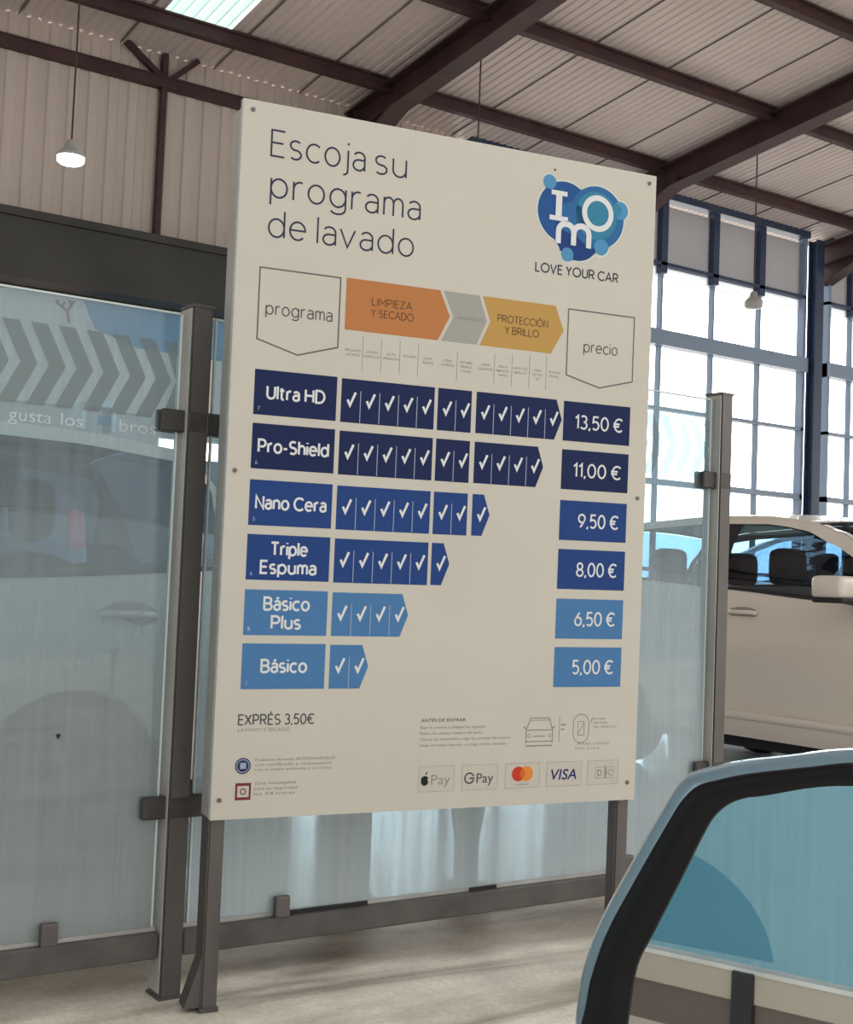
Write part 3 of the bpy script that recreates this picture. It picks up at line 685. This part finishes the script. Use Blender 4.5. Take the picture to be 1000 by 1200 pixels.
# monoline lettering: every glyph is a few pen strokes (cap height 1, x-height .72)
def AR(cx, cy, rx, ry, a0, a1):
    n = max(3, int(abs(a1 - a0) / 14)); return [(cx + rx * math.cos(math.radians(a0 + (a1 - a0) * k / n)), cy + ry * math.sin(math.radians(a0 + (a1 - a0) * k / n))) for k in range(n + 1)]
O_ = lambda: AR(.31, .36, .27, .36, 0, 360)
ST = lambda x, a, b: [(x, a), (x, b)]
GLY = {
 'a': [AR(.25, .50, .21, .22, 150, 0) + [(.46, 0)], [(.46, .42), (.23, .42)] + AR(.23, .21, .20, .21, 90, 270) + [(.30, 0), (.39, .06), (.46, .16)]],
 'b': [ST(.04, 1.05, 0), O_()], 'c': [AR(.31, .36, .28, .36, 48, 312)], 'd': [O_(), ST(.58, 1.05, 0)], 'e': [[(.05, .38), (.57, .38)] + AR(.305, .36, .27, .36, 8, 318)],
 'g': [O_(), [(.58, .72), (.58, -.08)] + AR(.31, -.06, .27, .22, 0, -150)], 'h': [ST(.05, 1.05, 0), AR(.28, .44, .23, .28, 180, 0) + [(.51, 0)]],
 'i': [ST(.04, .72, 0), ST(.04, .92, 1.02)], 'j': [[(.14, .72), (.14, -.10)] + AR(.0, -.10, .14, .16, 0, -100), ST(.14, .92, 1.02)], 'l': [ST(.04, 1.05, 0)],
 'm': [ST(.05, .72, 0), AR(.22, .48, .17, .24, 180, 0) + [(.39, 0)], AR(.56, .48, .17, .24, 180, 0) + [(.73, 0)]], 'n': [ST(.05, .72, 0), AR(.28, .44, .23, .28, 180, 0) + [(.51, 0)]],
 'o': [O_()], 'p': [ST(.04, .72, -.30), O_()], 'r': [ST(.05, .72, 0), AR(.27, .44, .22, .28, 180, 70)], 's': [AR(.23, .54, .19, .18, 40, 270) + AR(.23, .18, .20, .18, 90, -140)],
 't': [[(.14, .94), (.14, .16)] + AR(.27, .16, .13, .16, 180, 290), [(0, .72), (.34, .72)]], 'u': [[(.05, .72), (.05, .28)] + AR(.28, .28, .23, .28, 180, 360), ST(.51, .72, 0)], 'v': [[(0, .72), (.26, 0), (.52, .72)]],
 'A': [[(0, 0), (.34, 1), (.68, 0)], [(.12, .32), (.56, .32)]], 'B': [[(.05, 0), (.05, 1), (.34, 1)] + AR(.34, .76, .22, .24, 90, -90) + [(.05, .52)], [(.36, .52)] + AR(.36, .26, .25, .26, 90, -90) + [(.05, 0)]],
 'C': [AR(.46, .5, .43, .5, 45, 315)], 'D': [[(.05, 0), (.05, 1), (.30, 1)] + AR(.30, .5, .40, .5, 90, -90) + [(.05, 0)]], 'E': [[(.52, 1), (.05, 1), (.05, 0), (.52, 0)], [(.05, .52), (.47, .52)]],
 'H': [ST(.05, 1, 0), ST(.66, 1, 0), [(.05, .52), (.66, .52)]], 'I': [ST(.05, 1, 0)], 'L': [[(.05, 1), (.05, 0), (.48, 0)]], 'M': [[(.05, 0), (.05, 1), (.42, .35), (.79, 1), (.79, 0)]], 'N': [[(.05, 0), (.05, 1), (.64, 0), (.64, 1)]],
 'O': [AR(.47, .5, .44, .5, 0, 360)], 'P': [[(.05, 0), (.05, 1), (.34, 1)] + AR(.34, .72, .24, .28, 90, -90) + [(.05, .44)]], 'R': [[(.05, 0), (.05, 1), (.34, 1)] + AR(.34, .73, .24, .27, 90, -90) + [(.05, .46)], [(.33, .46), (.60, 0)]],
 'S': [AR(.30, .75, .25, .25, 40, 270) + AR(.30, .25, .26, .25, 90, -140)], 'T': [[(0, 1), (.62, 1)], ST(.31, 1, 0)], 'U': [[(.05, 1), (.05, .32)] + AR(.34, .32, .29, .32, 180, 360) + [(.63, 1)]], 'V': [[(0, 1), (.33, 0), (.66, 1)]],
 'X': [[(0, 1), (.60, 0)], [(.60, 1), (0, 0)]], 'Y': [[(0, 1), (.30, .48), (.60, 1)], ST(.30, .48, 0)], 'Z': [[(.03, 1), (.56, 1), (.03, 0), (.58, 0)]],
 '0': [AR(.31, .5, .27, .5, 0, 360)], '1': [[(.02, .78), (.22, 1), (.22, 0)]], '3': [AR(.26, .76, .22, .24, 140, -90) + AR(.26, .26, .25, .26, 90, -145)], '5': [[(.50, 1), (.12, 1), (.08, .56)] + AR(.27, .31, .25, .31, 112, -140)],
 '6': [[(.42, 1), (.14, .58)] + AR(.31, .31, .26, .31, 150, 510)], '8': [AR(.30, .75, .21, .25, -90, 270), AR(.30, .25, .26, .25, 90, 450)], '9': [[(.20, 0), (.48, .42)] + AR(.31, .69, .26, .31, -30, -390)],
 ',': [[(.08, .08), (.02, -.14)]], '-': [[(.02, .36), (.30, .36)]], '\u20ac': [AR(.42, .5, .36, .5, 48, 312), [(-.04, .60), (.46, .60)], [(-.04, .40), (.42, .40)]]}
GLY['\u00e1'] = GLY['a'] + [[(.20, .88), (.34, 1.04)]]; GLY['\u00c9'] = GLY['E'] + [[(.22, 1.13), (.38, 1.30)]]; GLY['\u00d3'] = GLY['O'] + [[(.40, 1.13), (.56, 1.30)]]
def ribbon(pts, w):
    """one pen stroke as a strip of quads with mitred joints"""
    P = [Vector(p) for p in pts]; closed = (P[0] - P[-1]).length < 1e-6; n = len(P); L, R = [], []
    for i in range(n):
        a = P[i] - P[i - 1] if i else (P[-1] - P[-2] if closed else P[1] - P[0]); b = P[i + 1] - P[i] if i < n - 1 else (P[1] - P[0] if closed else P[-1] - P[-2])
        if a.length < 1e-9: a = b
        if b.length < 1e-9: b = a
        a, b = a.normalized(), b.normalized(); na, nb = Vector((-a.y, a.x)), Vector((-b.y, b.x)); k = na + nb
        k = k.normalized() if k.length > 1e-6 else na
        k = k * min(1 / max(.3, k.dot(na)), 2.2) * w / 2; L.append(tuple(P[i] + k)); R.append(tuple(P[i] - k))
    return [[R[i], R[i + 1], L[i + 1], L[i]] for i in range(n - 1)]
def pen(s, u0, u1, v, h, w, ink_, parent=sign, layer=1, name='lettering', gap=.17):
    strokes, x = [], 0
    for ch in s:
        if ch == ' ': x += .30; continue
        g = GLY[ch]; mx = max(p[0] for q in g for p in q)
        for q in g: strokes.append([(x + p[0], p[1]) for p in q])
        x += mx + gap
    xs = [p[0] for q in strokes for p in q]; x0, x1 = min(xs), max(xs); k = (u1 - u0 - w * h) / (x1 - x0)
    m = MB()
    for i, q in enumerate(strokes):
        for f in ribbon([(u0 + w * h / 2 + (a - x0) * k, v + b * h) for a, b in q], w * h): m.poly([(a, -.00006 * (i % 3), b + B0) for a, b in f])
    o = m.build(name, ink_, parent, weld=1e-6); o.location = (0, -PZ * layer, 0); return o

# heading
pen('Escoja', .082, .370, 1.852, .073, .076, 'ink_title', name='heading_lettering'); pen('su', .399, .501, 1.853, .073, .076, 'ink_title', name='heading_lettering')
pen('programa', .086, .551, 1.736, .073, .076, 'ink_title', name='heading_lettering')
pen('de', .085, .198, 1.624, .071, .076, 'ink_title', name='heading_lettering'); pen('lavado', .230, .534, 1.624, .071, .076, 'ink_title', name='heading_lettering')

# bubble heart logo
lg = flat([disc(1.040, 1.833, .101, 48), disc(1.158, 1.833, .104, 48), disc(1.090, 1.768, .086, 48), disc(.982, 1.921, .026), disc(1.245, 1.868, .033), disc(1.055, 1.700, .026), disc(1.175, 1.742, .034)], 'halo', 'logo', layer=1)
flat([disc(1.040, 1.833, .096, 48)], 'logo_blue', 'bubble', lg, 1)
flat([disc(1.090, 1.768, .081, 48)], 'logo_deep', 'bubble', lg, 2)
flat([disc(1.158, 1.833, .099, 48)], 'logo_mid', 'bubble', lg, 3)
flat([disc(1.155, 1.838, .076, 48)], 'logo_teal', 'bubble', lg, 4)
flat([disc(1.066, 1.818, .05, 40)], 'logo_mid', 'bubble', lg, 4)
flat([disc(.983, 1.920, .023)], 'logo_sky', 'bubble', lg, 4)
flat([disc(1.243, 1.867, .029)], 'logo_sky', 'bubble', lg, 4)
flat([disc(1.228, 1.868, .020)], 'logo_teal', 'bubble', lg, 5)
flat([disc(1.055, 1.702, .022)], 'logo_sky', 'bubble', lg, 4)
flat([disc(1.177, 1.742, .026)], 'logo_sky', 'bubble', lg, 4)
flat([disc(1.000, 1.960, .004, 12)], 'ink_grey', 'bubble', lg, 1); flat([disc(1.030, 1.714, .004, 12)], 'ink_grey', 'bubble', lg, 1)
flat([rect(1.007, 1.8181, 1.029, 1.8819), rect(.990, 1.882, 1.047, 1.897), rect(.986, 1.803, 1.052, 1.818)], 'white', 'logo_letter', lg, 6)
flat(ring(1.160, 1.846, .040, .058) , 'white', 'logo_letter', lg, 6)
flat(ribbon([(1.020, 1.733)] + AR(1.0475, 1.772, .0275, .025, 180, 0) + [(1.075, 1.733)], .0185), 'white', 'logo_letter', lg, 6)
flat(ribbon(AR(1.1025, 1.772, .0275, .025, 180, 0) + [(1.130, 1.731)], .0185), 'white', 'logo_letter', lg, 7)
pen('LOVE YOUR CAR', .943, 1.246, 1.637, .027, .17, 'ink_title', name='slogan_lettering')

# table heads
def shield(u0, u1, vt, vb, tip): return [(u0, vb), ((u0 + u1) / 2, tip), (u1, vb), (u1, vt), (u0, vt)]
hd = flat(outline(shield(.066, .311, 1.536, 1.331, 1.296), .0042), 'outline', 'programme_head')
pen('programa', .089, .289, 1.405, .034, .10, 'ink_grey', hd)
hd = flat(outline(shield(1.066, 1.314, 1.535, 1.325, 1.294), .0042), 'outline', 'price_head')
pen('precio', 1.127, 1.253, 1.405, .033, .10, 'ink_grey', hd)
a = flat([[(.327, 1.387), (.623, 1.387), (.660, 1.462), (.625, 1.537), (.327, 1.537)]], 'orange', 'orange_arrow')
pen('LIMPIEZA', .408, .536, 1.467, .021, .13, 'ink_brown', a); pen('Y SECADO', .406, .543, 1.434, .021, .13, 'ink_brown', a)
a = flat([[(.634, 1.387), (.752, 1.387), (.784, 1.462), (.756, 1.537), (.636, 1.537), (.672, 1.462)]], 'grey', 'grey_arrow')
say('ABRILLANTADO', .682, .772, 1.458, .010, 'ink_soft', a, 1, -.004)
a = flat([[(.762, 1.387), (1.010, 1.387), (1.053, 1.462), (1.021, 1.537), (.767, 1.537), (.796, 1.462)]], 'ochre', 'ochre_arrow')
pen('PROTECCI\u00d3N', .820, .997, 1.466, .021, .13, 'ink_brown', a); pen('Y BRILLO', .846, .966, 1.432, .021, .13, 'ink_brown', a)
for u, vt in ((.386, 1.372), (.444, 1.372), (.503, 1.372), (.562, 1.372), (.690, 1.36), (.816, 1.366), (.876, 1.372), (.937, 1.374), (.996, 1.376)):
    flat([rect(u - .0011, 1.272, u + .0011, vt)], 'column', 'column_line')
heads = (('PRELAVADO', 'ACTIVO'), ('DOBLE', 'CEPILLO'), ('ALTA', 'PRESION'), ('SECADO',), ('LAVA', 'BAJOS'), ('CERA', 'RAPIDA'), ('ESPUMA', 'TRIPLE', 'COLOR'), ('CERA', 'CALIENTE'), ('TRATA', 'MIENTO', 'NANO'), ('PROTECTOR', 'BRILLO'), ('CERA', 'ULTRA', 'HD'), ('PULIDO', 'FINAL'))
for i, w in enumerate(heads):
    u = (.356 + .0597 * i) if i < 5 else ((.660 + .060 * (i - 5)) if i < 7 else (.786 + .0600 * (i - 7)))
    for k, s in enumerate(w): say(s, u - .0035 * min(len(s), 7), u + .0035 * min(len(s), 7), 1.326 - .013 * k, .0075, 'ink_soft', name='column_caption', weight=.004)

# programme rows
ROWS = [('Ultra HD', 1.248, 'navy', (5, 2, 5), '13,50 \u20ac', '7'), ('Pro-Shield', 1.097, 'navy', (5, 2, 4), '11,00 \u20ac', '6'), ('Nano Cera', .939, 'blue', (5, 2, 1), '9,50 \u20ac', '5'),
        ('Triple|Espuma', .787, 'blue', (5, 1), '8,00 \u20ac', '6'), ('B\u00e1sico|Plus', .633, 'sky', (4,), '6,50 \u20ac', '1'), ('B\u00e1sico', .483, 'sky', (2,), '5,00 \u20ac', '2')]
NW = {'Ultra HD': .176, 'Pro-Shield': .212, 'Nano Cera': .212, 'Triple': .112, 'Espuma': .168, 'B\u00e1sico': .138, 'Plus': .090}
def tick(u, v): return ribbon([(u - .0115, v - .001), (u - .0035, v - .017), (u + .013, v + .021)], .0075)
GU = (.326, .632, .760)
for nm, vt, c, groups, price, num in ROWS:
    vb = vt - .127
    row = flat([rect(.067, vb, .312, vt)], c, 'programme_row')
    words = nm.split('|')
    for k, w in enumerate(words):
        v = (vt + vb) / 2 - .016 if len(words) == 1 else (vt + vb) / 2 + (.008 if k == 0 else -.044)
        wd = NW[w]; pen(w, .190 - wd / 2, .190 + wd / 2, v, .034, .19, 'white', row, 2, name='name_lettering')
    say(num, .079, .086, vb + .012, .012, 'line_pale', row, 1)
    for gi, n in enumerate(groups):
        u0 = GU[gi]; last = gi == len(groups) - 1
        cw = .0597 if gi != 2 else .0535
        u1 = u0 + n * .0594 if not last else u0 + (n - .42) * .0597
        if not last: u1 = u0 + n * .0594 - .002 if gi == 0 else .744
        pts = rect(u0, vb - .001, u1, vt - .002)
        if last: pts = [(u0, vb), (u1, vb), (u1 + .025, (vb + vt) / 2), (u1 + .004, vt - .002), (u0, vt - .002)]
        flat([pts], c, 'tick_strip', row, 0)
        for k in range(1, n): flat([rect(u0 + .0597 * k - .0012, vb + .001, u0 + .0597 * k + .0012, vt - .035)], 'line_pale', 'cell_line', row, 1)
        for k in range(n): flat(tick(u0 + .031 + .0597 * k, vb + .066), 'white', 'tick_mark', row, 2)
    pr = flat([rect(1.064, vb, 1.309, vt - .003)], c, 'price_box')
    wp = .175 if len(price) > 6 else .150
    pen(price, 1.205 - wp / 2 - .012 * (len(price) > 6), 1.205 + wp / 2 - .010 * (len(price) > 6), vb + .042, .040, .145, 'white', pr, 2, name='price_lettering')

# small print
pen('EXPR\u00c9S 3,50\u20ac', .064, .288, .258, .027, .15, 'ink_grey')
say('LAVADO Y SECADO', .065, .217, .239, .010, 'ink_soft')
sl = flat([disc(.084, .144, .0225)], 'seal', 'round_seal')
flat(ring(.084, .144, .0165, .019), 'line_pale', 'seal_ring', sl, 1); flat([rect(.076, .136, .093, .153)], 'line_pale', 'seal_mark', sl, 1)
for k, (s, u1) in enumerate((('Productos de lavado BIODEGRADABLES', .356), ('con certificado y respetuosos', .345), ('con el medio ambiente y su coche', .345))): say(s, .119, u1, .156 - .0135 * k, .0082, 'ink_soft', weight=.002)
sq = flat([rect(.065, .050, .110, .097)], 'cam_red', 'red_notice')
flat([rect(.071, .058, .104, .089)], 'card', 'notice_field', sq, 1); flat(ring(.0875, .0735, .006, .009), 'cam_red', 'notice_mark', sq, 2)
for k, (s, u1) in enumerate((('Zona videovigilada', .243), ('para su seguridad', .245), ('las 24 horas', .240))): say(s, .119, u1, .091 - .0145 * k, .0082, 'ink_soft', weight=.002)
say('ANTES DE ENTRAR', .620, .768, .256, .010, 'ink_grey', weight=.006)
for k, (s, u1) in enumerate((('Baje la antena y pliegue los espejos', .834), ('Retire los objetos sueltos del techo', .826), ('Cierre las ventanillas y siga las normas del centro', .920), ('Deje el motor parado y ponga punto muerto', .906))): say(s, .620, u1, .236 - .0175 * k, .0085, 'ink_soft', weight=.002)
# little car diagram and track diagram
d = flat([stroke((.975, .185), (.975, .225), .003), stroke((1.068, .185), (1.068, .225), .003), stroke((.975, .225), (.99, .262), .003), stroke((1.068, .225), (1.055, .262), .003), stroke((.99, .262), (1.055, .262), .003), stroke((.975, .225), (1.068, .225), .003), stroke((.975, .190), (1.068, .190), .003),
          stroke((.985, .255), (1.06, .255), .002), stroke((.966, .236), (.975, .23), .004), stroke((1.077, .236), (1.068, .23), .004), stroke((1.0, .206), (1.043, .206), .003), stroke((1.092, .186), (1.092, .266), .002), stroke((1.097, .24), (1.115, .24), .004), stroke((1.097, .226), (1.11, .226), .004), stroke((.975, .177), (1.068, .177), .004)] + ring(.985, .208, .004, .006, 12) + ring(1.058, .208, .004, .006, 12), 'ink_soft', 'car_diagram')
hoop = ring(1.170, .243, .027, .0295, 16, 0, PI) + ring(1.170, .211, .027, .0295, 16, PI, 2 * PI) + [rect(1.1405, .211, 1.143, .243), rect(1.197, .211, 1.1995, .243)]
flat(hoop + outline(rect(1.158, .205, 1.182, .25), .002) + [stroke((1.16, .21), (1.18, .245), .002), stroke((1.205, .245), (1.212, .262), .003)], 'ink_soft', 'track_diagram')
for k, (s, u0, u1) in enumerate((('ALTURA', 1.215, 1.26), ('MAXIMA', 1.215, 1.27), ('DEL VEHICULO', 1.215, 1.30))): say(s, u0, u1, .253 - .0125 * k, .007, 'ink_soft')
say('RODAJE Y ANCHO', 1.160, 1.275, .176, .007, 'ink_soft'); say('MAX. 2,10 m', 1.152, 1.24, .162, .007, 'ink_soft')
# payment cards
def card(u0, u1): 
    c = flat([rect(u0, .050, u1, .126)], 'card', 'payment_card', layer=1)
    flat(outline(rect(u0, .050, u1, .126), .0016), 'cardline', 'card_edge', c, 1); return c
c = card(.620, .737)
flat([[(.640 + .0135 * math.cos(a) * (1 - .10 * math.cos(2 * a)), .084 + .0150 * math.sin(a) * (1 - .12 * max(0, math.sin(a)))) for a in [2 * PI * k / 30 for k in range(30)]]], 'black', 'fruit_mark', c, 1)
flat([[(.641, .100), (.643, .107), (.648, .110), (.647, .104)]], 'black', 'fruit_leaf', c, 1); flat([disc(.6545, .086, .0055, 14)], 'card', 'fruit_bite', c, 2)
say('Pay', .661, .723, .071, .031, 'ink_soft', c, 1, -.004)
c = card(.762, .883)
flat(ring(.787, .086, .0125, .0175, 20, .12 * PI, 1.9 * PI) + [rect(.787, .083, .804, .088)], 'ink_grey', 'letter_mark', c, 1); say('Pay', .811, .868, .071, .030, 'ink_grey', c, 1, .004)
c = card(.909, 1.028)
flat([disc(.9535, .093, .0225, 36)], 'mc_red', 'red_disc', c, 1); flat([disc(.9815, .093, .0225, 36)], 'mc_orange', 'orange_disc', c, 2)
flat([[(.9675 + s * (.0225 * math.cos(a) - .014), .093 + .0225 * math.sin(a)) for s, a in [(1, -.9 + 1.8 * k / 10) for k in range(11)] + [(-1, .9 - 1.8 * k / 10) for k in range(11)]]], 'mc_mid', 'disc_overlap', c, 3)
say('mastercard', .946, .990, .059, .006, 'ink_soft', c, 1)
c = card(1.052, 1.178); say('VISA', 1.068, 1.160, .071, .033, 'visa', c, 1, .012, italic=.18)
c = card(1.199, 1.313)
flat(ring(1.252, .087, .008, .010, 10, -.7, .7) + ring(1.246, .087, .018, .021, 10, -.7, .7) + ring(1.24, .087, .028, .031, 10, -.7, .7) + outline(rect(1.236, .078, 1.25, .097), .003) + ring(1.284, .087, .007, .0095, 12, .3, 5.6) + outline(rect(1.228, .070, 1.296, .105), .0012), 'ink_soft', 'contactless_mark', c, 1)

# ------------------------------------------------------------------ the car mirror in front of the camera
CM = Vector((0.5727, 0.5016, 1.0304)); MN = Vector((-0.9841, -0.1772, 0.0083)).normalized(); MR = Vector((0.1772, -0.9842, 0)).normalized(); MU = MN.cross(MR)
mir = thing('side_mirror', 'pale blue door mirror with a thick black rim in the near corner, lower right', 'car mirror')
MM = Matrix((MR, -MN, MU)).transposed().to_4x4(); MM.translation = CM - MU * .15; mir.matrix_world = MM
GL = [(-.0835, -.115), (-.0815, -.085), (-.0770, -.0573), (-.0659, -.0350), (-.0483, -.0011), (-.0334, .0284), (-.0260, .0405), (-.0165, .0490), (-.0050, .0543), (.0079, .0575), (.035, .0655), (.0601, .0702), (.10, .073), (.122, .066), (.134, .045), (.137, .0), (.133, -.06), (.120, -.105), (.10, -.125), (.04, -.135), (-.04, -.138), (-.07, -.133)]
BK = [(-.1150, -.115), (-.1135, -.085), (-.1090, -.0660), (-.0990, -.0400), (-.0798, -.0056), (-.0558, .0348), (-.0470, .0480), (-.0370, .0570), (-.0240, .0620), (-.0050, .0680), (.0300, .0760), (.0597, .0824), (.105, .087), (.135, .078), (.150, .05), (.154, .0), (.150, -.065), (.136, -.118), (.112, -.142), (.04, -.155), (-.05, -.158), (-.095, -.150)]
ZO = .15
def smooth_loop(pts, k=4):
    n = len(pts); out = []
    for i in range(n):
        p0, p1, p2, p3 = (Vector(pts[(i + j) % n]) for j in (-1, 0, 1, 2))
        for s in range(k):
            t_ = s / k; out.append(.5 * ((2 * p1) + (p2 - p0) * t_ + (2 * p0 - 5 * p1 + 4 * p2 - p3) * t_ ** 2 + (3 * p1 - p0 - 3 * p2 + p3) * t_ ** 3))
    return out
gl, bk = smooth_loop(GL), smooth_loop(BK)
def loop(l, y, k=1.0, dx=0, dz=0): return [(p.x * k + dx, y, p.y * k + ZO + dz) for p in l] + [(l[0].x * k + dx, y, l[0].y * k + ZO + dz)]
m = MB(); m.poly(loop(gl, 0)[:-1]); m.build('mirror_glass', 'mirror', mir)
m = MB(); mid = [a * .55 + b * .45 for a, b in zip(gl, bk)]; mo = [a * .1 + b * .9 for a, b in zip(gl, bk)]
m.grid([loop(gl, .001), loop(gl, -.002), loop(mid, -.005), loop(mo, -.004), loop(bk, .000), loop(bk, .022)]); m.build('rim', 'rim', mir, True, .0002)
m = MB(); cxm, czm = .03, -.03
def shrink(l, y, k, dx=0, dz=0): return [((p.x - cxm) * k + cxm + dx, y, (p.y - czm) * k + czm + ZO + dz) for p in l + [l[0]]]
m.grid([shrink(bk, .006, .995), shrink(bk, .008, 1.03, -.006), shrink(bk, .020, 1.045, -.015), shrink(bk, .035, 1.05, -.023, -.004), shrink(bk, .07, .97, -.028, -.004), shrink(bk, .10, .80, -.02), shrink(bk, .118, .5), shrink(bk, .122, .02)]); m.build('housing', 'shell', mir, True, .0002)
m = MB(); m.tube([(.11, .06, -.02), (.16, .06, -.045), (.235, .06, -.06)], [.035, .04, .055], 14); m.build('mount_arm', 'rim', mir, True)
m = MB(); m.prism([(-.118, .0, .045), (-.105, .0, .095), (-.102, .0, .05), (-.106, .0, -.005), (-.118, .0, -.005)], (0, .05, 0)); m.build('lower_shroud', 'rim', mir)

# ------------------------------------------------------------------ world matrix refresh
bpy.context.view_layer.update()
